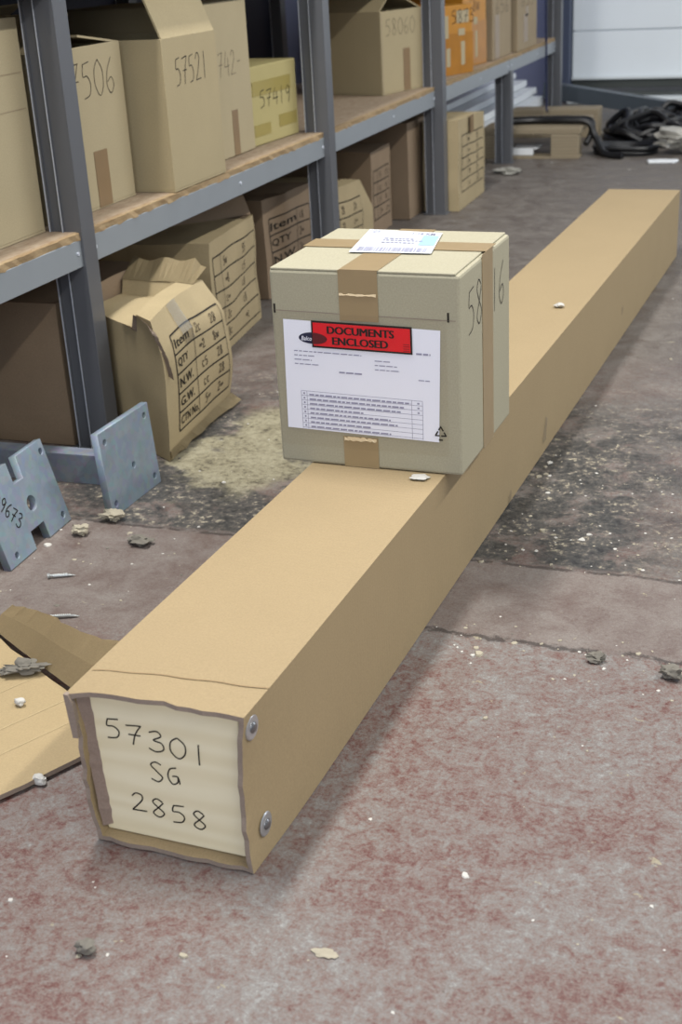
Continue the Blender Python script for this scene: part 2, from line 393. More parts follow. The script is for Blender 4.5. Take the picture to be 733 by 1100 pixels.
# ------------------------------------------------------------------ shelving
rack = thing('shelving_rack', 'long grey steel shelving run with chipboard shelves of cartons along the left', 'shelving', (-1.272, 0, 0))
RX = -1.272
def upright(x, y, top, dep=.066, wid=.045):
    bm = bmesh.new()
    x -= RX
    # channel: front face, web facing down the aisle with a folded edge and a groove, return lip
    box(bm, (x - .003, y, 0), (x, y + wid, top), .001)
    box(bm, (x - .036, y + .001, 0), (x - .003, y + .006, top))
    box(bm, (x - .040, y - .002, 0), (x - .036, y + .006, top))
    box(bm, (x - .062, y + .004, 0), (x - .040, y + .009, top))
    box(bm, (x - dep, y, 0), (x - .062, y + .012, top))
    box(bm, (x - dep, y + .012, 0), (x - dep + .004, y + wid, top))
    u = obj('upright', bm, M['steel'], rack)
    bm = bmesh.new(); box(bm, (x - .0385, y - .0032, 0), (x - .0370, y - .0018, top)); box(bm, (x - dep - .0004, y - .0012, 0), (x - dep + .0014, y - .0002, top))
    obj('bare_edge', bm, M['edge'], u)
    bm = bmesh.new(); box(bm, (x - .078, y - .004, 0), (x + .006, y + wid + .004, .004), .001)
    obj('foot_plate', bm, M['steel'], u)
    return u
POSTS = [(-1.262, .95, 2.3), (-1.262, 2.066, 2.3), (-1.252, 3.330, 2.3), (-1.240, 4.385, 2.3), (-1.258, 5.462, .366), (-1.243, 6.420, 2.3)]
for x, y, t in POSTS: upright(x, y, t)
for y in (.95, 2.066, 3.33, 4.385, 6.42): upright(-1.80, y, 2.3)
ys = [.97, 2.085, 3.352, 4.408, 5.485, 6.44]
for lv, zt in enumerate((.42, .885, 1.45)):
    for i in range(5):
        a, b = ys[i] + .002, ys[i + 1] - .002
        bm = bmesh.new(); box(bm, (-.56, a, zt - .017), (-.002, b, zt), .001); sb = obj('shelf_board', bm, M['chip'], rack)
        if lv == 0:
            # broken, fibrous cut edge of the board above the beam
            bm = bmesh.new(); rd = random.Random(i)
            k = 60
            A = [bm.verts.new((.0035 + rd.uniform(-.002, .002), a + (b - a) * j / k, zt - .0012)) for j in range(k + 1)]
            B = [bm.verts.new((.0035 + rd.uniform(-.002, .002), a + (b - a) * j / k, zt - .012 - rd.uniform(0, .004))) for j in range(k + 1)]
            A2 = [bm.verts.new((-.006, a + (b - a) * j / k, zt + .0004)) for j in range(k + 1)]
            for j in range(k):
                bm.faces.new((A[j], A[j + 1], B[j + 1], B[j])); bm.faces.new((A2[j], A2[j + 1], A[j + 1], A[j]))
            obj('cut_edge', bm, M['chip_edge'], sb)
        bm = bmesh.new()
        box(bm, (-.001, a, zt - .062), (.004, b, zt - .013), .001); box(bm, (-.03, a, zt - .062), (-.001, b, zt - .059)); box(bm, (-.03, a, zt - .021), (-.001, b, zt - .018))
        fb = obj('front_beam', bm, M['steel_lip'], rack)
        bm = bmesh.new()
        for yy in (a + .03, a + (b - a) * .55, b - .03):
            tube(bm, [(.003, yy, zt - .036), (.0062, yy, zt - .036)], .0035, 8)
        obj('rivet', bm, M['edge'], fb)
        bm = bmesh.new(); box(bm, (-.565, a, zt - .064), (-.561, b, zt - .013), .001); box(bm, (-.561, a, zt - .064), (-.54, b, zt - .061)); obj('rear_beam', bm, M['steel_lip'], rack)

for i in range(3):
    bm = bmesh.new(); box(bm, (-.574, ys[i], .02), (-.568, ys[i + 1], 2.3)); obj('shade_panel', bm, M['shade_panel'], rack)  # added dark sheets standing in for deep shade behind the three nearest bays

# ------------------------------------------------------------------ the long crate
CY = 1.80
crate = thing('long_carton', 'long brown cardboard crate lying on the floor with an open wooden end', 'crate', (-.49, .982, 0), CY)
LL = 2.8575
def outline(y):
    # corners TR, TL, BL, BR in (x, z)
    k = max(0, 1 - y / .16); k = k * k
    tr = Vector((0 - .001 * k, .1885)); tl = Vector((-.1995 - .0045 * k, .1885 - .0065 * k)); bl = Vector((-.1985 + .0085 * k, .002)); br = Vector((-.001 - .005 * k, .002 - .001 * k))
    return tr, tl, bl, br
def ring(y, inset, wob, seed):
    tr, tl, bl, br = outline(y); cs = [tr, tl, bl, br]; rd = random.Random(seed); out = []
    cen = (tr + tl + bl + br) / 4; nn = 14
    for i in range(4):
        a, b = cs[i], cs[(i + 1) % 4]
        for j in range(nn):
            t = j / nn; p = a.lerp(b, t)
            k = max(0, 1 - y / .12) ** 2
            if i == 0: p.y += .007 * k * math.sin(math.pi * t) * (.5 + t)      # top panel bows up towards the left
            if i == 3: p.x += .005 * k * math.sin(math.pi * t * 1.0) * -1
            if i == 1: p.x += .004 * k * math.sin(math.pi * t * 2)
            p = p + Vector((rd.uniform(-wob, wob), rd.uniform(-wob, wob)))
            if inset:
                q = Vector((min(max(p.x, min(tl.x, bl.x) + inset), max(tr.x, br.x) - inset), min(max(p.y, inset + .002), max(.05, p.y - inset) if i == 0 else .19 - inset)))
                if i == 1: q.x = p.x + inset
                if i == 3: q.x = p.x - inset
                if i == 2: q.y = p.y + inset
                if j == 0:
                    q = p + Vector(((-inset, -inset), (inset, -inset), (inset, inset), (-inset, inset))[i])
                p = q
            yy = y + (rd.uniform(-.0022, .0022) if wob else 0)
            out.append((p.x, yy, p.y))
    return out
bm = bmesh.new()
st = [(0, .0006), (.012, .0003), (.03, 0), (.06, 0), (.1, 0), (.16, 0)] + [(.16 + (LL - .16) * i / 10, 0) for i in range(1, 11)]
rings = []
for i, (y, wb) in enumerate(st): rings.append([bm.verts.new(p) for p in ring(y, 0, wb, 5 + i)])
inn = [[bm.verts.new(p) for p in ring(y, .0055, wb, 5 + i)] for i, (y, wb) in enumerate(st[:4])]
nr = len(rings[0])
def strip(A, B, mi):
    for j in range(nr):
        f = bm.faces.new((A[j], A[(j + 1) % nr], B[(j + 1) % nr], B[j])); f.material_index = mi
for a, b in zip(rings, rings[1:]): strip(a, b, 0)
for a, b in zip(inn, inn[1:]): strip(a, b, 0)
strip(rings[0], inn[0], 1)
bm.faces.new(rings[-1])
obj('sleeve', bm, [M['crate_card'], M['torn']], crate)
# torn flaps of the left and lower panels
bm = bmesh.new()
pl = [(-.204, .183), (-.199, .183), (-.1945, .172), (-.193, .150), (-.1935, .132), (-.2, .131), (-.2015, .15)]
prism(bm, [(p[0], p[1]) for p in pl], 0, .006, Matrix(((1, 0, 0, 0), (0, 0, 1, -.004), (0, 1, 0, 0), (0, 0, 0, 1))), 0)
obj('torn_flap', bm, M['torn'], crate)
# inner lining edge along the left and the bottom (visible thickness of inner ply)
bm = bmesh.new(); rd = random.Random(8)
prev = None
for j in range(21):
    t = j / 20; z = .176 - t * .160; xa = -.1965 + .010 * t; xb = xa + .0155 - .004 * t + rd.uniform(-.001, .001)
    cur = [bm.verts.new((xa, .006 + rd.uniform(-.001, .001), z)), bm.verts.new((xb, .0165, z))]
    if prev: bm.faces.new((prev[0], prev[1], cur[1], cur[0]))
    prev = cur
bmesh.ops.solidify(bm, geom=bm.faces[:], thickness=.004)
obj('inner_ply', bm, cardboard('inner_ply_cardboard', (178, 158, 146), .1), crate)
PY = .014
bm = bmesh.new(); box(bm, (-.186, PY, .008), (-.0145, PY + .09, .180), .002); plug = obj('wooden_end_block', bm, M['pine'], crate); plug['label'] = 'pale pine end block'
bm = bmesh.new(); F = on_front(PY)
scrawl(bm, F, '57301', -.171, .127, .0240, .025, .0016, -.14, 1.03); obj('handwritten_number', bm, M['ink'], plug)
bm = bmesh.new(); scrawl(bm, F, 'SG', -.123, .083, .0195, .024, .0016, -.03, 1.0); obj('handwritten_letters', bm, M['ink'], plug)
bm = bmesh.new(); scrawl(bm, F, '2858', -.152, .040, .0230, .023, .0016, -.11, 1.04); obj('handwritten_number', bm, M['ink'], plug)
for (yy, zz) in ((.0195, .167), (.034, .040)):
    bm = bmesh.new(); tube(bm, [(-.0045, yy, zz), (-.0022 - (zz < .1) * .002, yy, zz), (-.0012 - (zz < .1) * .002, yy, zz)], lambda i: (.0135, .0135, .0122)[i], 28); wz = obj('washer', bm, M['zinc'], crate); wz['label'] = 'zinc washer'
    bm = bmesh.new(); tube(bm, [(q - (zz < .1) * .002, yy, zz) for q in (-.003, -.0002, .0014, .0019)], lambda i: (.0062, .006, .0042, .002)[i], 20); obj('screw_head', bm, M['zinc_dark'], wz)
# pressed crease lines across the top and scraps of clear tape on the side
bm = bmesh.new()
def F(u, v, h=0):
    t = -u / .2; k = max(0, 1 - v / .12) ** 2; k2 = max(0, 1 - v / .16) ** 2
    return Vector((u, v, .1885 + .0010 + .007 * k * math.sin(math.pi * t) * (.5 + t) - .0065 * k2 * t))
ribbon(bm, F, [(-.198 + .198 * t / 20, .044 + .014 * t / 20 + .001 * math.sin(t)) for t in range(21)], .0020); obj('crease', bm, cardboard('creased_cardboard', (147, 126, 95), .05), crate)
bm = bmesh.new(); F = on_right(0, .0005); rd = random.Random(3)
for (u, v, a, b) in ((1.25, .043, .020, .030), (1.00, .012, .012, .014), (2.0, .07, .012, .012)):
    t = bmesh.new(); c = [F(u + a * math.cos(q) * rd.uniform(.5, 1.1) + b * .3 * math.sin(q), v + b * math.sin(q) * rd.uniform(.6, 1.1)) for q in [2 * math.pi * i / 9 for i in range(9)]]
    bm.faces.new([bm.verts.new(p) for p in c])
obj('tape_scrap', bm, film('clear_tape_scrap', (.95, .95, .95, 1), .16, .3), crate)

# ------------------------------------------------------------------ the parcel on the crate
PW, PD, PH = .272, .263, .280
par = thing('parcel', 'square taped cardboard parcel with a red banner pouch standing on the long crate', 'parcel', (-.444, 1.633, .1892), 1.14)
bm = bmesh.new(); box(bm, (-PW, 0, 0), (0, PD, PH), .004); bodyp = obj('carton_body', bm, M['parcel_card'], par)
# outer flap edges: top flap lip along the right edge, fold score on the front
bm = bmesh.new()
box(bm, (-PW + .002, .001, PH - .0005), (-.006, PD * .5 - .0006, PH + .0026), .001); box(bm, (-PW + .002, PD * .5 + .0006, PH - .0005), (-.006, PD - .001, PH + .0026), .001)
obj('top_flap', bm, M['parcel_card'], par)
PT = PH + .0026
bm = bmesh.new(); F = on_front(0); ribbon(bm, F, [(-.266, .2235), (-.006, .2195)], .0012); obj('fold_score', bm, M['torn'], par)
def tape(name, F, u0, v0, u1, v1, mat, parent, th=.0004):
    bm = bmesh.new(); slabq(bm, F, u0, v0, u1, v1, th); return obj(name, bm, mat, parent)
bm = bmesh.new(); slabq(bm, on_top(PT), -.168, -.001, -.113, PD + .001); slabq(bm, on_front(0), -.170, .213, -.114, PT + .0004)
F = on_front(0); slabq(bm, F, -.174, .0, -.122, .046); tl = obj('packing_tape', bm, M['tape_pale'], par); tl['label'] = 'strip of brown tape from front to back'
bm = bmesh.new(); slabq(bm, on_top(PT, .0011), -PW - .001, .130, .001, .180); slabq(bm, on_right(0), .108, .0, .163, PT + .001); slabq(bm, lambda u, v, h=0: Vector((-PW - .0006 - h, u, v)), .13, .2, .18, PT + .001)
tr_ = obj('packing_tape', bm, M['tape_pale'], par); tr_['label'] = 'strip of brown tape across the top and down the right side'
# shiny torn ends of tape
bm = bmesh.new(); rd = random.Random(2)
def jag(u0, u1, v, hh):
    k = 16; a = [bm.verts.new(F(u0 + (u1 - u0) * i / k, v + rd.uniform(0, hh), .0012)) for i in range(k + 1)]; b = [bm.verts.new(F(u0 + (u1 - u0) * i / k, v - rd.uniform(.2, 1) * hh, .0022)) for i in range(k + 1)]
    for i in range(k): bm.faces.new((a[i], a[i + 1], b[i + 1], b[i]))
jag(-.169, -.116, .2495, .0022); jag(-.172, -.124, .0425, .0035)
obj('torn_tape_end', bm, M['tape_torn'], tl)
# delivery note under a clear pouch with a red banner
bm = bmesh.new(); F = on_front(0)
vs = [(-.2545, .2115), (-.258, .0525), (-.0325, .0475), (-.0275, .206)]
bm.faces.new([bm.verts.new(F(u, v, .0006)) for u, v in vs]); note = obj('delivery_note', bm, M['paper'], par); note['label'] = 'white printed delivery note in the pouch'
K = .0010
bm = bmesh.new(); rd = random.Random(4)
def tl_(u, v, ln, h_=.0014):
    # a line of tiny print: words of uneven length
    x = u
    while x < u + ln:
        wl = rd.uniform(.004, .012); quad(bm, F, x, v - .02 * (x + .25), min(x + wl, u + ln), v - .02 * (x + .25) + h_, 1, 1, K); x += wl + .0016
for i, ln in enumerate((.10, .03, .026, .036)): tl_(-.241, .1665 - i * .0062, ln)
for i, ln in enumerate((.022, .032, .036)): tl_(-.122, .1605 - i * .0062, ln)
tl_(-.060, .138, .018); tl_(-.175, .1395, .034, .0022); tl_(-.062, .1745, .02, .0025)
rows = [.109 - .0068 * i for i in range(9)]
for i, v in enumerate(rows):
    ribbon(bm, lambda a, b: F(a, b, K), [(-.234, v), (-.055, v - .0036)], .0006)
    if i < 8:
        tl_(-.222, v - .0058, (.15, .14, .135, .08, .12, .13, .09, .12)[i], .0022)
        quad(bm, F, -.231, v - .005, -.2285, v - .0025, 1, 1, K)
        if i < 3: quad(bm, F, -.0625, v - .0085, -.0595, v - .0062, 1, 1, K)
for u in (-.234, -.2255, -.0705, -.055):
    ribbon(bm, lambda a, b: F(a, b, K), [(u, .109 - .02 * (u + .234)), (u - .0005, .053 - .02 * (u + .234))], .0006)
obj('small_print', bm, M['print_grey'], note)
bm = bmesh.new()
bm.faces.new([bm.verts.new(F(-.211 + .0215 * math.cos(a), .1862 + .0082 * math.sin(a), K)) for a in [2 * math.pi * i / 32 for i in range(32)]])
obj('oval_logo', bm, M['navy'], note)
bm = bmesh.new(); typed(bm, lambda a, b, h=0: F(a, b - .02 * (a + .23), K + .0004), 'Balco', -.2285, .1827, .0155, .0062, .01, .2); obj('logo_lettering', bm, M['paper'], note)
bm = bmesh.new(); F2 = lambda a, b, h=0: F(a, b - .018 * (a + .212), .0016 + h)
slabq(bm, F2, -.2125, .1735, -.0670, .2115); ban = obj('red_banner', bm, [M['black']], par); ban['label'] = 'red banner printed DOCUMENTS ENCLOSED'
bm = bmesh.new(); slabq(bm, lambda a, b, h=0: F2(a, b, .0006 + h), -.2100, .1762, -.0695, .2088, .0002); obj('red_field', bm, M['red'], ban)
F3 = lambda a, b, h=0: F2(a, b, .0013)
bm = bmesh.new()
for q in (-.0008, -.0004, 0, .0004, .0008):
    F5 = lambda a, b, h=0: F2(a + q, b, .0013 + q * .1)
    typed(bm, F5, 'DOCUMENTS', -.1885, .1945, .0960, .0108, 0); typed(bm, F5, 'ENCLOSED', -.1815, .1795, .0800, .0108, 0)
obj('banner_lettering', bm, M['black'], ban)
bm = bmesh.new(); bm.faces.new([bm.verts.new(F3(-.211 + .0215 * math.cos(a), .1865 + .0082 * math.sin(a))) for a in [-math.pi * .5 + math.pi * i / 20 for i in range(21)]]); obj('oval_logo', bm, M['darkred'], ban)
bm = bmesh.new(); F4 = lambda a, b, h=0: F2(a, b, .0013)
for i in range(4): ribbon(bm, F4, [(-.0795, .187 - i * .003), (-.0705, .1872 - i * .003)], .0007)
obj('banner_small_print', bm, M['darkred'], ban)
bm = bmesh.new(); quad(bm, F, -.268, .028, -.018, .222, 6, 5, .0032); pf = obj('pouch_film', bm, M['film'], par); pf['label'] = 'clear plastic pouch film'
bm = bmesh.new()
for u, v in ((-.2665, .226), (-.0165, .224)): quad(bm, F, u - .0014, v - .0065, u + .0014, v + .0065)
c = Vector((-.029, .063)); tri = [c + Vector((math.cos(a), math.sin(a))) * .0088 for a in (R(90), R(210), R(330))]
for q in range(3):
    a_, b_ = tri[q], tri[(q + 1) % 3]; e_ = (b_ - a_)
    ribbon(bm, lambda a, b: F(a, b, .004), [tuple(a_ - e_ * .04), tuple(a_ + e_ * .40)], .0020); ribbon(bm, lambda a, b: F(a, b, .004), [tuple(a_ + e_ * .52), tuple(b_)], .0020)
quad(bm, F, -.032, .0515, -.026, .0535, 1, 1, .004)
obj('printed_mark', bm, M['print'], par)
bm = bmesh.new(); F = on_right(0)
scrawl(bm, F, '58', .036, .190, .040, .062, .0016, .05); obj('handwritten_number', bm, M['ink'], par)
bm = bmesh.new(); scrawl(bm, F, '16', .158, .188, .042, .062, .0016, .03, .92)
obj('handwritten_number', bm, M['ink'], par)
# address label on the lid
bm = bmesh.new(); F = on_top(PT, .0024)
LC = [(-.190, .096), (-.070, .101), (-.094, .236), (-.213, .250)]
bm.faces.new([bm.verts.new(F(u, v)) for u, v in LC]); lab = obj('address_label', bm, M['label'], par); lab['label'] = 'white address label on the lid'
def LM(a, b, h=0):
    p = [Vector(q) for q in LC]; q = p[0].lerp(p[1], a).lerp(p[3].lerp(p[2], a), b); return F(q.x, q.y, .0006)
bm = bmesh.new(); rd = random.Random(6); x = .08
while x < .92:
    g = rd.choice((.006, .01, .016)); quad(bm, LM, x, .05, x + g, .22); x += g + rd.choice((.007, .012, .02))
for b_, l_ in ((.52, .5), (.6, .35), (.42, .4)):
    x = .3
    while x < .3 + l_: g = rd.uniform(.02, .06); quad(bm, LM, x, b_, x + g, b_ + .035); x += g + .015
typed(bm, LM, 'CT', .08, .84, .10, .1, .01); typed(bm, LM, '1-16 KM', .62, .84, .3, .1, .01)
obj('barcode', bm, M['print_grey'], lab)
bm = bmesh.new(); quad(bm, lambda a, b, h=0: LM(a, b) - Vector((0, 0, .0003)), .78, .35, .98, .82); obj('blue_panel', bm, M['label_blue'], lab)

# ------------------------------------------------------------------ cartons
def carton(label, loc, yaw, wd, ln, ht, mat, opened=False, flaps=(), bev=.003, dep_name='carton', cat='box', group=None, warp=None):
    """wd is the depth away from the aisle (-x), ln runs along the shelf (+y); the origin is the near bottom corner on the aisle side."""
    o = thing(dep_name, label, cat, loc, yaw, group)
    bm = bmesh.new()
    if opened:
        t = .004
        box(bm, (-wd, 0, 0), (0, ln, t)); box(bm, (-t, 0, t), (0, ln, ht), .001); box(bm, (-wd, 0, t), (-wd + t, ln, ht), .001)
        box(bm, (-wd + t, 0, t), (-t, t, ht), .001); box(bm, (-wd + t, ln - t, t), (-t, ln, ht), .001)
    else: box(bm, (-wd, 0, 0), (0, ln, ht), bev)
    obj('carton_body', bm, mat, o)
    for side, ang, length in flaps:
        # ang: 0 lies flat over the opening, 90 stands up, 180+ hangs outside
        bm = bmesh.new(); a = R(ang); t = .004; s, c = math.sin(a), math.cos(a)
        def pf(u, k, h): # u along hinge, k out along the flap, h thickness
            if side == 'right': return Vector((-k * c - h * s, u, ht + k * s - h * c))
            if side == 'left': return Vector((-wd + k * c + h * s, u, ht + k * s - h * c))
            if side == 'near': return Vector((-u, k * c + h * s, ht + k * s - h * c))
            return Vector((-u, ln - k * c - h * s, ht + k * s - h * c))
        U = ln if side in ('right', 'left') else wd
        v = [bm.verts.new(pf(u, k, h)) for u in (.004, U - .004) for k in (0, length) for h in (0, t)]
        for f in ((0, 1, 3, 2), (4, 6, 7, 5), (0, 4, 5, 1), (2, 3, 7, 6), (0, 2, 6, 4), (1, 5, 7, 3)): bm.faces.new([v[i] for i in f])
        obj('flap', bm, mat, o)
    return o
def writing(o, F, s, u0, v0, cw, ch, wd=.0018, mat='ink', slope=0, gap=1.0):
    bm = bmesh.new(); scrawl(bm, F, s, u0, v0, cw, ch, wd, slope, gap); return obj('handwritten_number', bm, M[mat], o)
FR = on_right(0); FF = on_front(0)
SZ = .4212
b = carton('tall plain carton cut off by the left frame edge, on the middle shelf', (-1.335, 1.66, SZ), 0, .36, .402, .366, M['shelf_card_pale'], True, [('left', 40, .1), ('near', 20, .12)])
bm = bmesh.new()
for v in (.215, .275): ribbon(bm, FR, [(.01, v), (.395, v + .002)], .0016)
obj('fold_score', bm, M['shelf_card_dull'], b)
b = carton('open-topped carton marked 7506, half behind the nearest upright', (-1.343, 2.116, SZ), 0, .34, .310, .300, M['shelf_card_pale'], True, [('near', 24, .15), ('far', 8, .15), ('left', 30, .15)])
writing(b, FR, '57506', .062, .207, .0445, .066, .0017); tape('packing_tape', FR, .162, .002, .213, .108, M['tape'], b)
b = carton('carton marked 57521 with its front flap standing up', (-1.268, 2.458, SZ), 0, .36, .253, .297, M['shelf_card'], True, [('right', 68, .135)])
writing(b, FR, '57521', .050, .203, .031, .055, .002, 'ink', .02); 
b = carton('tall carton with faint number 57424, between the flap-up carton and the yellow one', (-1.341, 2.775, SZ), 0, .34, .275, .345, M['shelf_card_pale'])
writing(b, FR, '5742-', .060, .183, .034, .055, .0014, 'ink_soft'); tape('packing_tape', FR, .150, .002, .183, .105, M['tape'], b)
b = carton('low yellowish taped carton marked 57419', (-1.352, 3.062, SZ), 4, .30, .262, .188, M['yellow_card'])
writing(b, FR, '57419', .048, .088, .036, .042, .0018, 'ink', -.02).location.x = .0008
bm = bmesh.new(); slabq(bm, FR, .012, .118, .225, .152); slabq(bm, FR, .012, .022, .10, .05); slabq(bm, FR, .15, .03, .25, .06); obj('yellow_tape', bm, plain('yellow_tape', (152, 138, 78), .3, .5), b)
b = carton('carton marked 58060 standing alone beyond the second upright', (-1.371, 4.150, SZ), 15, .30, .245, .250, M['shelf_card'], True, [('near', 38, .12), ('far', 20, .12), ('left', 30, .12)])
writing(b, FR, '58060', .028, .176, .036, .050, .0016, 'ink_soft'); bm = bmesh.new(); slabq(bm, FR, .128, .002, .168, .132); slabq(bm, FF, -.28, .002, -.215, .095); obj('packing_tape', bm, M['tape'], b)
bm = bmesh.new(); ribbon(bm, FR, [(.006, .0), (.006, .245)], .0014); obj('corner_score', bm, M['torn'], b)
# two orange taped ones
def orange(label, loc, yaw, ln, ht, s, seed):
    b = carton(label, loc, yaw, .28, ln, ht, plain('orange_taped_carton', (176, 122, 40), .4, .45, 0, 16, .14), group=None)
    bm = bmesh.new(); slabq(bm, FR, .0, .0, ln, ht * .60); obj('tape_wrap', bm, M['tape_orange'], b)
    bm = bmesh.new(); rd = random.Random(seed)
    for u in ((.035, .105, .165) if ln > .2 and seed == 1 else (.03, .12)):
        slabq(bm, lambda a, c, h=0: FR(a, c, .0006 + h), u, .03, u + .024, .03 + ht * rd.uniform(.25, .36))
    slabq(bm, lambda a, c, h=0: FR(a, c, .0006 + h), .0, ht * .54, .045, ht * .86); slabq(bm, lambda a, c, h=0: FR(a, c, .0006 + h), .105, ht * .56, .145, ht * .66)
    if seed == 1: slabq(bm, lambda a, c, h=0: FR(a, c, .0006 + h), .095, ht * .74, .17, ht * .92)
    obj('bare_patch', bm, M['shelf_card_pale'], b)
    bm = bmesh.new(); scrawl(bm, lambda a, c: FR(a, c, .0014), s, .065, ht * .74, .036, .045, .0024); obj('handwritten_number', bm, M['ink'], b)
    return b
orange('orange-taped carton right beside the third upright', (-1.332, 4.700, SZ), 20, .195, .232, '5873', 1)
orange('orange-taped carton behind the first orange one', (-1.330, 5.00, SZ), 6, .245, .262, '58w', 2)
b = carton('brown carton ending 656, next after the orange cartons', (-1.288, 5.285, SZ), 0, .3, .31, .27, M['shelf_card_dull'])
writing(b, FR, '656', .045, .168, .080, .052, .0026, 'ink_soft'); tape('packing_tape', FR, .03, .002, .105, .165, M['tape'], b)
b = carton('farthest brown carton on the middle shelf, by the last upright', (-1.275, 5.66, SZ), 0, .3, .375, .27, M['shelf_card_dull'])
writing(b, FR, '655', .07, .172, .085, .05, .0026, 'ink_soft'); bm = bmesh.new(); slabq(bm, FR, .11, .03, .19, .14); slabq(bm, FR, .15, .13, .20, .17); obj('packing_tape', bm, M['tape'], b)

# ---- old cartons on the floor under the shelf
def subbox(wd, ln, ht, nx, ny, nz, D):
    bm = bmesh.new(); grid = {}
    def V(i, j, k):
        if (i, j, k) not in grid: grid[i, j, k] = bm.verts.new(D(Vector((-wd * i / nx, ln * j / ny, ht * k / nz))))
        return grid[i, j, k]
    for j in range(ny):
        for k in range(nz):
            bm.faces.new((V(0, j, k), V(0, j + 1, k), V(0, j + 1, k + 1), V(0, j, k + 1))); bm.faces.new((V(nx, j, k), V(nx, j, k + 1), V(nx, j + 1, k + 1), V(nx, j + 1, k)))
    for i in range(nx):
        for k in range(nz):
            bm.faces.new((V(i, 0, k), V(i, 0, k + 1), V(i + 1, 0, k + 1), V(i + 1, 0, k))); bm.faces.new((V(i, ny, k), V(i + 1, ny, k), V(i + 1, ny, k + 1), V(i, ny, k + 1)))
        for j in range(ny):
            bm.faces.new((V(i, j, 0), V(i + 1, j, 0), V(i + 1, j + 1, 0), V(i, j + 1, 0))); bm.faces.new((V(i, j, nz), V(i, j + 1, nz), V(i + 1, j + 1, nz), V(i + 1, j, nz)))
    return bm
def table(o, D, u0, v0, u1, v1, rows, cols, words, seed, lw=.003, size=1.0, col0=None, mat='print'):
    """the printed shipping grid with its headings and hand-filled scribbles, laid on the (bent) aisle face"""
    F = lambda u, v, h=0: D(Vector((0, u, v))) + Vector((.0012 + h, 0, 0))
    bm = bmesh.new(); rh = (v1 - v0) / rows
    for r in range(rows + 1): ribbon(bm, F, [(u0 + (u1 - u0) * i / 14, v0 + r * rh) for i in range(15)], lw)
    for u in [u0, u1] + list(cols): ribbon(bm, F, [(u, v0 + (v1 - v0) * i / 14) for i in range(15)], lw * (.9 if u == u0 else .5))
    obj('printed_table', bm, M[mat], o)
    bm = bmesh.new(); c0 = cols[0] if cols else u1
    for r, s in enumerate(words):
        if not s: continue
        wl = (c0 - u0) * min(.86, .17 * len(s) + .02)
        typed(bm, lambda a, c, h=0: F(a, c), s, u0 + .008, v1 - (r + 1) * rh + rh * .26, wl * size, rh * .48, .012)
    if any(words): obj('printed_heading', bm, M[mat], o)
    else: bm.free()
    if cols:
        rd = random.Random(seed)
        for r in range(rows):
            for q in range(2):
                bm = bmesh.new()
                u = c0 + .014 + q * (u1 - c0) * .5 + rd.uniform(0, .01)
                if u + .03 < u1: scrawl(bm, F, ''.join(rd.choice('~cw825') for _ in range(2)), u, v1 - (r + 1) * rh + rh * .25, .013, rh * .5, .0022)
                if bm.faces: obj('handwriting', bm, M['ink_soft'], o)
                else: bm.free()
HEAD = ['Item', 'QTY', 'N.W.', 'G.W.', 'CTN No.']
# crushed carton nearest the aisle
o = thing('old_carton', 'crushed torn carton with printed table, behind the square steel plate', 'box', (-1.118, 2.035, 0), -5)
def D1(p):
    q = p.copy(); v = p.z / .27; u = p.y / .285; i = -p.x / .195
    q.x += .012 * math.sin(math.pi * v) * (1 - i) - .030 * max(0, v - .78) / .22 * (1 - i) * (.3 + .7 * u)          # belly, rolled-in top edge
    q.y = q.y * 1.18 + .150 * min(1, i * 1.1) * (1 - u)
    q.z += .012 * math.sin(u * math.pi) * v - .010 * v * u + .02 * v * max(0, u - .75) - .028 * v * (i > .3) * (u < .8)
    q.y += .008 * math.sin(v * 5 + i * 2) * (u > .5) - .010 * (1 - u) * math.sin(math.pi * v) * (1 - .5 * i)
    nz = mnoise.noise_vector(p * 11) * .0035; q += Vector((nz.x * (1 if p.x > -.2 else .2), nz.y, nz.z * (v > .02)))
    q.z = max(q.z, .0015); return q
bm = subbox(.195, .285, .27, 12, 18, 16, D1); obj('carton_body', bm, M['old_card'], o, True)
table(o, D1, .045, .045, .268, .225, 5, (.130,), HEAD, 3, .0030)
# raised back flap and torn paper along the near top edge
bm = bmesh.new(); k = 14; rd = random.Random(4)
A = [bm.verts.new(D1(Vector((-.195 * i / k, .235, .27))) + Vector((0, 0, .001))) for i in range(k + 1)]
B = [bm.verts.new(D1(Vector((-.195 * i / k, .285, .27))) + Vector((.0, .03, .034 + .004 * math.sin(i) - .015 * (i < 2)))) for i in range(k + 1)]
for i in range(k): bm.faces.new((A[i], A[i + 1], B[i + 1], B[i]))
bmesh.ops.solidify(bm, geom=bm.faces[:], thickness=.004); obj('flap', bm, M['old_card'], o)
bm = bmesh.new(); pts = [(-.10, .002, .268), (-.07, -.003, .266), (-.04, -.004, .265), (-.015, -.004, .260), (.002, .0, .243), (.004, .006, .215), (.006, .014, .182), (.006, .020, .158)]
prev = None
for i, p in enumerate(spline(pts, 6)):
    p = D1(Vector((min(p.x, 0), max(p.y, 0), p.z))) + Vector((.0035, -.004, .002))
    wv = .0035 + .003 * rd.random()
    cur = [bm.verts.new(p + Vector((-wv, -wv * .5, wv * .6))), bm.verts.new(p + Vector((wv * .8, 0, -wv)))]
    if prev: bm.faces.new((prev[0], prev[1], cur[1], cur[0]))
    prev = cur
bmesh.ops.solidify(bm, geom=bm.faces[:], thickness=.0015); obj('torn_edge', bm, M['torn'], o)
bm = bmesh.new()
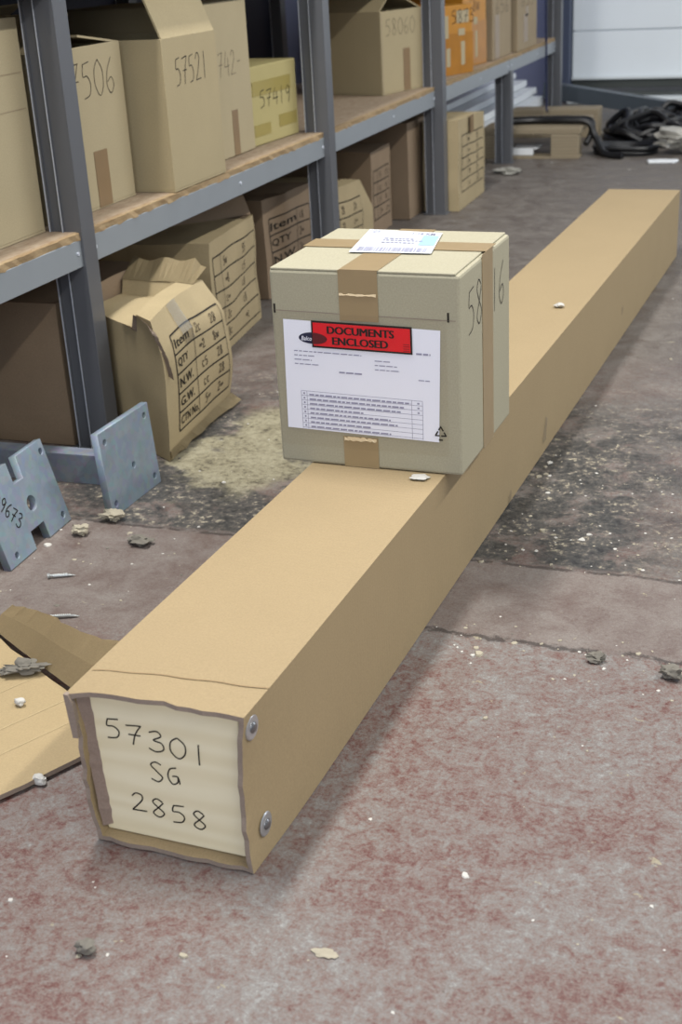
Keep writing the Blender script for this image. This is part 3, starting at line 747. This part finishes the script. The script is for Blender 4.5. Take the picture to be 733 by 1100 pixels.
for c0, c1 in ((.075, .115),):
    g = [[bm.verts.new(D1(Vector((0, c0 + (c1 - c0) * i / 3 + .02 * j / 8, .27 - .08 * j / 8))) + Vector((.0022, 0, .0015))) for j in range(9)] for i in range(4)]
    for i in range(3):
        for j in range(8): bm.faces.new((g[i][j], g[i + 1][j], g[i + 1][j + 1], g[i][j + 1]))
obj('clear_tape', bm, film('glossy_clear_tape', (.93, .93, .93, 1), .22, .2), o)
# its ragged bottom flap, splayed onto the floor
bm = bmesh.new(); rd = random.Random(9); k = 16
A = [bm.verts.new(D1(Vector((0, .285 * i / k, .025))) + Vector((.002, 0, 0))) for i in range(k + 1)]
B = [bm.verts.new(Vector((.006 + .018 * (i / k) ** 3 + rd.uniform(-.002, .003), .336 * i / k + .012 * i / k, .004 + .004 * rd.random()))) for i in range(k + 1)]
for i in range(k): bm.faces.new((A[i], A[i + 1], B[i + 1], B[i]))
bmesh.ops.solidify(bm, geom=bm.faces[:], thickness=.003); obj('bottom_flap', bm, M['old_card'], o)

def old(label, loc, yaw, wd, ln, ht, mat, seed, tb=None, bend=.008, top_slope=0, cut=None):
    o = thing('old_carton', label, 'box', loc, yaw)
    def D(p):
        q = p.copy(); v = p.z / ht; u = p.y / ln
        q += mnoise.noise_vector(p * 9 + Vector((seed, 0, 0))) * bend * min(1, v * 4)
        q.z += top_slope * v * u
        if cut and v * ht > cut[1] and u > cut[0]: q.y -= (u - cut[0]) * ln * (v * ht - cut[1]) / (ht - cut[1]) * .75
        q.z = max(q.z, .0015); return q
    obj('carton_body', subbox(wd, ln, ht, 8, 14, 12, D), mat, o)
    if tb: table(o, D, *tb)
    return o
o2 = old('old carton with printed table right behind the crushed one', (-1.305, 2.665, 0), -7, .40, .36, .268, M['old_card'], 2, (.02, .022, .345, .232, 5, (.075,), ['', '', '', '', 'No.'], 5, .0032), .007)
bm = bmesh.new(); vs = [bm.verts.new(p) for p in ((-.005, .01, .262), (-.005, .35, .268), (-.02, .35, .315), (-.30, .30, .30), (-.30, .02, .27))]
bm.faces.new(vs); bmesh.ops.solidify(bm, geom=bm.faces[:], thickness=.004); obj('flap', bm, M['old_card_brown'], o2)
old('dark brown carton under the shelf at the left frame edge', (-1.345, 2.075, 0), 0, .40, .36, .282, M['old_card_brown'], 3, None, .004)
old('brownish carton headed Item, just before the second upright', (-1.402, 3.20, 0), 4, .36, .30, .262, M['old_card_brown'], 6, (.035, .03, .28, .208, 4, (.20,), ['Item', 'QTY', 'N.W.', 'G.W.'], 7, .0035, 1.3), .005)
old('pale carton with a cut corner just beyond the second upright', (-1.385, 3.56, 0), 3, .34, .42, .215, M['old_card'], 8, (.02, .02, .33, .165, 3, (.15,), ['', '', ''], 11, .0035), .005, -.01, (.70, .11))
old('brown carton with printed table in front of the big dark one', (-1.372, 4.0, 0), 0, .36, .20, .268, M['old_card_brown'], 9, (.02, .05, .18, .205, 4, (.06,), ['', '', '', ''], 13, .0035), .004)
old('big plain dark carton deep under the shelf before the third upright', (-1.338, 4.285, 0), 0, .45, .33, .316, M['old_card_brown'], 12, None, .003) if False else old('big plain dark carton deep under the shelf before the third upright', (-1.338, 4.29, 0), 0, .42, .40, .316, M['old_card_brown'], 12, None, .002)
o6 = old('upright carton with printed table beside the third upright', (-1.205, 4.44, 0), -1, .125, .385, .305, M['old_card'], 14, (.045, .06, .36, .25, 5, (.13, .27), ['', '', '', '', ''], 17, .0034), .004, -.015)
tape('packing_tape', lambda u, v, h=0: FR(u, v, .006 + h), .15, .245, .20, .303, M['tape'], o6)

# ------------------------------------------------------------------ steel plates and channel
ch = bmesh.new()
box(ch, (-.62, 0, 0), (0, .003, .056), .0008); box(ch, (-.62, .003, .053), (0, .034, .056), .0008); box(ch, (-.62, .003, 0), (0, .034, .003)); box(ch, (-.62, .031, .044), (0, .034, .053)); box(ch, (-.62, .031, .003), (0, .034, .012))
c_ = obj('steel_channel', ch, M['galv_dark']); c_.location = (-1.172, 1.905, 0); c_.rotation_euler = (0, 0, R(1.5)); tag(c_, 'galvanised steel channel lying on the floor across the foot of the upright', 'channel')

def plate_mesh(outline_, holes, th):
    """flat plate in its own u, v plane with round through holes, thickness th"""
    cu = bpy.data.curves.new('p', 'CURVE'); cu.dimensions = '2D'; cu.fill_mode = 'BOTH'; cu.extrude = th / 2; cu.bevel_depth = .0007; cu.bevel_resolution = 1
    def add(pts):
        s = cu.splines.new('POLY'); s.points.add(len(pts) - 1); s.use_cyclic_u = True
        for q, p in zip(s.points, pts): q.co = (p[0], p[1], 0, 1)
    add(outline_)
    for (hx, hy, hr) in holes: add([(hx + hr * math.cos(a), hy + hr * math.sin(a)) for a in [2 * math.pi * i / 28 for i in range(28)]])
    t = bpy.data.objects.new('p', cu); COL.objects.link(t); bpy.context.view_layer.update()
    me = bpy.data.meshes.new_from_object(t.evaluated_get(bpy.context.evaluated_depsgraph_get()))
    bm = bmesh.new(); bm.from_mesh(me); bpy.data.objects.remove(t); bpy.data.curves.remove(cu); bpy.data.meshes.remove(me); return bm
def stand(o, origin, u, lean):
    # u: direction of the foot edge, lean: how far the top tips to -x
    u = Vector(u).normalized(); n0 = u.cross(Vector((0, 0, 1))).normalized(); v = (Vector((0, 0, 1)) * math.cos(lean) - n0 * math.sin(lean)).normalized(); nn = u.cross(v)
    m4 = Matrix((u, v, nn)).transposed().to_4x4(); m4.translation = Vector(origin); o.matrix_world = m4
TH = .012
bm = plate_mesh([(0, 0), (.170, 0), (.170, .149), (0, .149)], [(.017, .020, .0062), (.153, .018, .0062), (.017, .130, .0062), (.153, .131, .0062), (.092, .062, .0065)], TH)
p_ = thing('steel_plate', 'square galvanised steel plate with five holes standing on edge', 'plate'); stand(p_, (-1.094 - .006, 1.773, .0005), (.02, 1, 0), R(4)); obj('plate_body', bm, M['galv'], p_)
p_['label'] = 'square galvanised steel plate standing on edge against the crushed carton'
bm = plate_mesh([(0, 0), (.081, 0), (.083, .030), (.127, .030), (.127, 0), (.201, 0), (.201, .147), (.119, .147), (.118, .110), (.088, .110), (.088, .147), (0, .147)],
                [(.028, .013, .0062), (.184, .016, .0064), (.190, .129, .0064), (.018, .130, .0064), (.114, .067, .0135)], TH)
p_ = thing('steel_plate', 'notched galvanised steel plate marked 49673, tipped back at the left', 'plate'); stand(p_, (-1.152 - .006, 1.55, .0005), (-.055, 1, 0), R(14.5)); obj('plate_body', bm, M['galv'], p_)
bm = bmesh.new(); F = lambda u, v, h=0: Vector((u, v, TH / 2 + .0012))
# number slants downhill across the plate
def Frot(u, v, h=0):
    a = R(-57); return F(.040 + u * math.cos(a) - v * math.sin(a), .092 + u * math.sin(a) + v * math.cos(a))
scrawl(bm, Frot, '49673', -.022, -.010, .0148, .026, .0020); obj('handwritten_number', bm, M['ink'], p_)

# ------------------------------------------------------------------ loose cardboard sheet at the left
o = thing('cardboard_sheet', 'flat piece of torn cardboard on the floor left of the long crate', 'cardboard', (0, 0, 0))
def edge(pts, seed, amp=.002, n_=10):
    rd = random.Random(seed); out = []
    for i in range(len(pts)):
        a = Vector(pts[i]); b = Vector(pts[(i + 1) % len(pts)])
        for k in range(n_): out.append(a.lerp(b, k / n_) + Vector((rd.uniform(-amp, amp), rd.uniform(-amp, amp))))
    return out
pg = edge([(-.745, 1.165), (-1.062, 1.357), (-1.25, 1.09), (-.905, .862)], 5)
bm = bmesh.new(); a = [bm.verts.new((p.x, p.y, .004)) for p in pg]; b = [bm.verts.new((p.x, p.y, .010)) for p in pg]; k = len(pg)
f = bm.faces.new(b); bm.faces.new(a[::-1])
for i in range(k):
    q = bm.faces.new((a[i], a[(i + 1) % k], b[(i + 1) % k], b[i])); q.material_index = 1
obj('sheet', bm, [M['sheet_card'], M['torn']], o)
bm = bmesh.new(); F = lambda u, v, h=0: Vector((u, v, .0105))
d = Vector((-.745 + 1.062, 1.165 - 1.357)).normalized(); nd = Vector((d.y, -d.x))
e2 = Vector((-.16, -.303)).normalized()
for s_, ln in ((.075, .28), (.125, .29), (.205, .30), (.26, .30)):
    p0 = Vector((-.745, 1.165)) - d * s_ + e2 * .006
    ribbon(bm, F, [(p0.x + e2.x * t, p0.y + e2.y * t) for t in [ln * i / 8 for i in range(9)]], .0016)
obj('pressed_line', bm, cardboard('pressed_line_cardboard', (174, 156, 121), .05), o)
# flap bent up along the fold
bm = bmesh.new(); rd = random.Random(12)
fold = [Vector((-1.060, 1.360, .014)), Vector((-.98, 1.311, .014)), Vector((-.90, 1.263, .016)), Vector((-.82, 1.214, .018)), Vector((-.752, 1.172, .02))]
top_ = [Vector((-1.048, 1.400, .030)), Vector((-.975, 1.368, .045)), Vector((-.895, 1.318, .056)), Vector((-.83, 1.295, .060)), Vector((-.775, 1.287, .070))]
fo = spline(fold, 5); to = spline(top_, 5); m1 = [a_.lerp(b_, .5) + Vector((0, 0, .004)) for a_, b_ in zip(fo, to)]
L_ = [[bm.verts.new(p + Vector((rd.uniform(-.002, .002), rd.uniform(-.002, .002), 0)) * (i == 2)) for p in row] for i, row in enumerate((fo, m1, to))]
for r_ in range(2):
    for i in range(len(fo) - 1): bm.faces.new((L_[r_][i], L_[r_][i + 1], L_[r_ + 1][i + 1], L_[r_ + 1][i]))
bmesh.ops.solidify(bm, geom=bm.faces[:], thickness=.005); obj('bent_flap', bm, M['sheet_card'], o)

# ------------------------------------------------------------------ far end: profiles, pallet, hoses, beam, bag
for i, (x, z, y0, y1, hh) in enumerate(((-1.455, .045, 4.98, 7.05, .050), (-1.50, .098, 4.95, 7.1, .034), (-1.555, .135, 4.92, 7.12, .032), (-1.62, .170, 4.9, 7.15, .030))):
    bm = bmesh.new()
    box(bm, (x - .10, y0, z + .001), (x, y1, z + hh - .001), .003); box(bm, (x - .085, y0 - .001, z + .006), (x - .012, y0 + .001, z + hh - .006)); box(bm, (x - .001, y0, z + hh * .42), (x + .002, y1, z + hh * .5))
    t = obj('white_profile', bm, M['white_plastic']); t['group'] = 'long white profiles under the shelf'
    tag(t, ('lowest and frontmost of the long white profiles stacked under the far shelf', 'second white profile up in the stack under the far shelf', 'third white profile up in the stack under the far shelf', 'topmost, rearmost white profile in the stack under the far shelf')[i], 'profile', 'long white profiles under the shelf')
for y, lab in ((5.10, 'near timber bearer under the white profiles'), (6.75, 'far timber bearer under the white profiles')):
    bm = bmesh.new(); box(bm, (-1.74, y, 0), (-1.45, y + .09, .045), .003); box(bm, (-1.74, y + .01, .045), (-1.56, y + .08, .098), .002); box(bm, (-1.74, y + .01, .098), (-1.605, y + .08, .135), .002); box(bm, (-1.74, y + .02, .135), (-1.66, y + .07, .17), .002)
    tag(obj('timber_bearer', bm, M['pallet']), lab, 'timber')
pal = thing('pallet', 'weathered wooden pallet by the far uprights, half buried in black hose', 'pallet', (-1.0, 5.60, 0), -2)
for y in (0, .30, .62):
    bm = bmesh.new(); rd = random.Random(int(y * 100)); box(bm, (-.42 + rd.uniform(-.01, .01), y, .100), (rd.uniform(-.008, .008), y + (.20 if y == 0 else .13), .124), .003); obj('deck_board', bm, M['pallet'], pal)
for x in (-.42, -.12):
    bm = bmesh.new(); box(bm, (x, 0, .006), (x + .115, .09, .100), .003); obj('block', bm, M['pallet'], pal)
    bm = bmesh.new(); box(bm, (x, .62, .006), (x + .115, .74, .100), .003); obj('block', bm, M['pallet'], pal)
bm = bmesh.new(); box(bm, (-.42, -.002, 0), (0, .09, .009), .001); box(bm, (-.42, .62, 0), (0, .74, .009), .001); obj('bottom_board', bm, M['pallet'], pal)
bm = bmesh.new(); box(bm, (-.02, 0, 0), (.075, .02, .028), .003); box(bm, (-.02, .02, .022), (.09, .12, .028), .003); wp = obj('white_offcut', bm, M['white_plastic']); wp.location = (-1.275, 5.62, .0095); tag(wp, 'white plastic offcut lying inside the pallet opening', 'offcut')
# heap of flat black hose
HS = [(-.74, 6.10, .25, .26, .17, 4, 1), (-.66, 6.16, .26, .26, .16, 4, 2), (-.73, 6.16, .25, .26, .18, 5, 3), (-.58, 6.16, .26, .26, .15, 4, 4), (-.74, 6.12, .24, .26, .17, 4, 5), (-.54, 6.18, .26, .26, .15, 4, 7)]
pts = []
for (cx, cy, rx, ry, z1, loops, seed) in HS:
    rd = random.Random(seed); ph = rd.uniform(0, 6)
    for i in range(loops * 9 + 1):
        a = ph + 2 * math.pi * i / 9 + rd.uniform(-.25, .25); t = rd.random(); s_ = rd.uniform(.55, 1.0)
        x = cx + rx * s_ * math.cos(a); y = cy + ry * s_ * math.sin(a)
        e = max(0, 1 - ((x - cx) / rx) ** 2 * .75 - ((y - cy) / ry) ** 2 * .75)
        pts.append((x, y, .016 + z1 * e * t))
bm = bmesh.new(); tube(bm, spline(pts, 6), .0145, 7)
tag(obj('hose', bm, M['rubber'], None, True), 'big tangled heap of black rubber hose between pallet and white door', 'hose', 'black hoses heaped by the pallet')
bm = bmesh.new()
for i, (rr, zz) in enumerate(((.125, .011), (.115, .022), (.13, .03))):
    tube(bm, [(-.83 + rr * math.cos(a), 5.735 + rr * .75 * math.sin(a), zz + .003 * math.sin(3 * a)) for a in [2 * math.pi * j / 40 for j in range(40)]], .010, 8, True)
tag(obj('hose', bm, M['rubber'], None, True), 'coiled ring of black hose flat on the floor in front of the heap', 'hose', 'black hoses heaped by the pallet')
bm = bmesh.new(); tube(bm, spline([(-1.36, 5.68, .139), (-1.22, 5.72, .139), (-1.08, 5.70, .141), (-.985, 5.69, .135), (-.95, 5.68, .08), (-.90, 5.62, .02), (-.82, 5.58, .015)], 8), .014, 8); tube(bm, spline([(-1.33, 5.74, .139), (-1.18, 5.77, .139), (-1.06, 5.76, .140), (-.98, 5.74, .135), (-.97, 5.70, .09), (-.985, 5.66, .05)], 8), .013, 8)
tag(obj('hose', bm, M['rubber'], None, True), 'black hose draped over the pallet boards', 'hose', 'black hoses heaped by the pallet')
bm = bmesh.new(); a = Vector((-1.43, 7.02, .128)); b = Vector((-.64, 6.70, .040)); u = (b - a).normalized(); s_ = u.cross(Vector((0, 0, 1))).normalized(); t_ = s_.cross(u)
for (y0, y1, z0, z1) in ((-.03, .03, -.038, -.030), (-.03, .03, .030, .038), (-.005, .005, -.03, .03)):
    q = bmesh.new(); vs = [q.verts.new(p + s_ * y + t_ * z) for p in (a, b) for y in (y0, y1) for z in (z0, z1)]
    for f in ((0, 1, 3, 2), (4, 6, 7, 5), (0, 4, 5, 1), (2, 3, 7, 6), (0, 2, 6, 4), (1, 5, 7, 3)): q.faces.new([vs[i] for i in f])
    join(bm, q)
q = bmesh.new(); vs = [q.verts.new(p + s_ * y + t_ * z) for p in (a, b) for y in (.012, .03) for z in (-.03, .03)]
for f in ((0, 1, 3, 2), (4, 6, 7, 5), (0, 4, 5, 1), (2, 3, 7, 6), (0, 2, 6, 4), (1, 5, 7, 3)): q.faces.new([vs[i] for i in f])
join(bm, q)
tag(obj('steel_beam', bm, M['dark_paint']), 'grey steel beam lying aslant in front of the white door', 'beam')
bm = bmesh.new(); tube(bm, spline([(-1.258, 6.15, .84), (-1.258, 6.15, .59), (-1.254, 6.15, .30), (-1.252, 6.15, .17), (-1.25, 6.14, .140), (-1.24, 6.1, .131)], 6), .005, 8)
tag(obj('cable', bm, M['cable'], None, True), 'thin dark cable hanging down beside the last upright', 'cable')
def blob(name, c, s, seed, mat, label, cat, rough=.35, sub=3, group=None, rot=0):
    sub = max(sub, 3)
    bm = bmesh.new(); bmesh.ops.create_icosphere(bm, subdivisions=sub, radius=1)
    rd = Vector((seed * 3.1, seed * 1.7, seed * .3)); zmin = 9
    for v in bm.verts:
        k = 1 + rough * (mnoise.noise(v.co * 1.3 + rd) + .6 * mnoise.noise(v.co * 3.7 + rd))
        p = v.co * k; p = Vector((p.x * s[0], p.y * s[1], p.z * s[2])); p.rotate(Matrix.Rotation(rot, 3, 'Z')); v.co = p
        zmin = min(zmin, p.z)
    for v in bm.verts: v.co = v.co - Vector((0, 0, zmin))
    o = obj(name, bm, mat, None, sub > 2); o.location = c; return tag(o, label, cat, group)
blob('plastic_bag', (-.575, 5.72, 0), (.10, .07, .038), 3, M['bag'], 'crumpled pale plastic bag in front of the hose heap', 'bag', .9, 4)
blob('plastic_wrap', (-1.215, 5.22, 0), (.05, .034, .010), 5, M['bag'], 'scrap of clear plastic wrap on the floor by the fourth upright', 'plastic scrap', .9, 4)
bm = bmesh.new(); prism(bm, [(0, 0), (.10, .01), (.115, .05), (.05, .06), (-.01, .04)], 0, .012, None, 0, .003); o = obj('white_offcut', bm, M['white_plastic']); o.location = (-.70, 5.46, .0005); tag(o, 'white plastic offcut on the floor below the plastic bag', 'offcut')

# ------------------------------------------------------------------ small litter
blob('stone_chip', (-.605, .832, 0), (.0095, .008, .0065), 7, M['stone'], 'small grey stone on the floor in front of the crate end', 'stone', .5, 2)
def screw(loc, rot, ln, label):
    bm = bmesh.new(); tube(bm, [(-ln / 2, 0, .0045), (-ln / 2 + .002, 0, .0045), (-ln / 2 + .005, 0, .0045), (ln / 2 - .008, 0, .003), (ln / 2, 0, .002)], lambda i: (.0042, .0042, .0022, .002, .0004)[i], 10)
    for k in range(10):
        x = -ln / 2 + .009 + k * (ln - .02) / 10; tube(bm, [(x, 0, .0040), (x + .0012, 0, .0040)], .0029, 8)
    o = obj('screw', bm, M['screw']); o.location = loc; o.rotation_euler = (0, 0, rot); tag(o, label, 'screw')
screw((-1.062, 1.551, 0), R(25), .042, 'zinc screw on the floor below the notched plate, the farther one')
screw((-.990, 1.432, 0), R(22), .05, 'zinc screw on the floor next to the cardboard flap, the nearer one')
blob('dust_clump', (-.945, 1.262, .0102), (.026, .010, .007), 11, M['stone'], 'grey clump of fluff on the cardboard sheet', 'debris', 1.0, 4, None, R(20))
blob('plaster_crumb', (-.907, 1.193, .0102), (.0075, .006, .005), 12, M['white_flake'], 'white crumb alone on the cardboard sheet', 'debris', .4, 2)
blob('plaster_crumb', (-.800, 1.062, 0), (.010, .006, .006), 13, M['white_flake'], 'white crumb on the floor at the sheet front edge', 'debris', .4, 2)
blob('paper_scrap', (-.50, 1.612, .1892), (.014, .009, .002), 14, M['white_flake'], 'pale paper scrap on the crate against the parcel foot', 'debris', .5, 3)
blob('plaster_crumb', (-.487, 2.538, .1892), (.009, .008, .004), 15, M['white_flake'], 'white crumb on top of the long crate beyond the parcel', 'debris', .5, 2)
blob('mortar_lump', (-.137, 1.482, 0), (.014, .011, .008), 16, M['stone'], 'lump of mortar beside the floor crack at the right frame edge', 'debris', .7, 3)
blob('mortar_lump', (-1.092, 1.765, 0), (.020, .012, .009), 18, M['flake'], 'pale crumbly lump at the foot of the square plate', 'debris', .9, 3)
blob('mortar_lump', (-1.000, 1.69, 0), (.020, .013, .006), 19, M['stone'], 'flat grey lump on the floor right of the square plate', 'debris', .8, 3)
blob('mortar_lump', (-1.115, 1.70, 0), (.013, .010, .008), 20, M['flake'], 'pale lump on the floor between the two steel plates', 'debris', .8, 3)
blob('wood_chip', (-.385, .895, 0), (.011, .006, .0009), 22, M['flake'], 'cream flake on the bare floor near the bottom edge', 'debris', .6, 3)
blob('mortar_lump', (-.235, 1.50, 0), (.011, .008, .006), 26, M['stone'], 'grey lump just in front of the floor crack', 'debris', .8, 3)
blob('plaster_crumb', (-.995, 1.395, 0), (.010, .006, .004), 27, M['white_flake'], 'white crumb behind the bent cardboard flap', 'debris', .7, 2)
# the uncounted rest: flakes and crumbs all over the floor
bm = bmesh.new(); rd = random.Random(77)
def flake(x, y, s, mi):
    k = rd.randint(5, 7); hgt = s * rd.uniform(.15, .5); a0 = rd.uniform(0, 6)
    rr = [(s * rd.uniform(.5, 1.1), a0 + 2 * math.pi * i / k) for i in range(k)]
    A = [bm.verts.new((x + r_ * math.cos(a), y + r_ * math.sin(a), .0002)) for r_, a in rr]; B = [bm.verts.new((x + .8 * r_ * math.cos(a), y + .8 * r_ * math.sin(a), hgt * rd.uniform(.6, 1))) for r_, a in rr]
    for f in [B] + [(A[i], A[(i + 1) % k], B[(i + 1) % k], B[i]) for i in range(k)]: bm.faces.new(f).material_index = mi
def free(x, y):
    # keep off the crate's footprint, the cardboard sheet and the shelf side
    a = R(CY); lx = (x + .49) * math.cos(a) - (y - .982) * math.sin(a); ly = (x + .49) * math.sin(a) + (y - .982) * math.cos(a)
    if -.225 < lx < .012 and -.02 < ly < LL + .02: return False
    return not (x < -.72 and y < 1.40 and y > .8 and x > -1.3)
n_ = 0
while n_ < 560:
    zone = rd.random()
    if zone < .40: x, y = rd.uniform(-.50, -.05), 1.75 + abs(rd.gauss(0, .35))
    elif zone < .62: x, y = rd.uniform(-1.2, -.68), rd.uniform(1.45, 2.5)
    elif zone < .74: x, y = rd.uniform(-.6, -.05), rd.gauss(1.51, .03)
    elif zone < .88: x, y = rd.uniform(-1.2, -.05), rd.uniform(.75, 1.8)
    else: x, y = rd.uniform(-1.2, -.2), rd.uniform(2.2, 5.5)
    if free(x, y): flake(x, y, min(.008, .0014 + rd.expovariate(700)), 0 if rd.random() < .35 else (1 if rd.random() < .75 else 2)); n_ += 1
dbr = obj('floor_debris', bm, [M['white_flake'], M['flake'], M['stone']]); tag(dbr, 'small pale flakes and grit strewn over the worn red floor', 'debris', None, 'stuff')

# pieces of tape, patches, rivets and boards that lie apart are parts of their own
def apart(o):
    bm = bmesh.new(); bm.from_mesh(o.data); bm.verts.ensure_lookup_table(); seen = set(); groups = []
    for v in bm.verts:
        if v.index in seen: continue
        stack = [v]; seen.add(v.index); g = []
        while stack:
            q = stack.pop(); g.append(q.index)
            for e in q.link_edges:
                n2 = e.other_vert(q)
                if n2.index not in seen: seen.add(n2.index); stack.append(n2)
        groups.append(set(g))
    if len(groups) > 1:
        for g in groups[1:]:
            b2 = bm.copy(); bmesh.ops.delete(b2, geom=[v for v in b2.verts if v.index not in g], context='VERTS')
            c = o.copy(); c.data = o.data.copy(); b2.to_mesh(c.data); b2.free(); COL.objects.link(c); c.parent = o.parent
        bmesh.ops.delete(bm, geom=[v for v in bm.verts if v.index not in groups[0]], context='VERTS'); bm.to_mesh(o.data)
    bm.free()
for o in list(bpy.data.objects):
    if o.type == 'MESH' and o.parent and o.name.split('.')[0] in ('packing_tape', 'bare_patch', 'torn_tape_end', 'tape_scrap', 'yellow_tape', 'rivet', 'printed_mark', 'fold_score', 'pressed_line', 'bottom_board', 'bare_edge', 'top_flap', 'door_panel', 'door_frame'): apart(o)
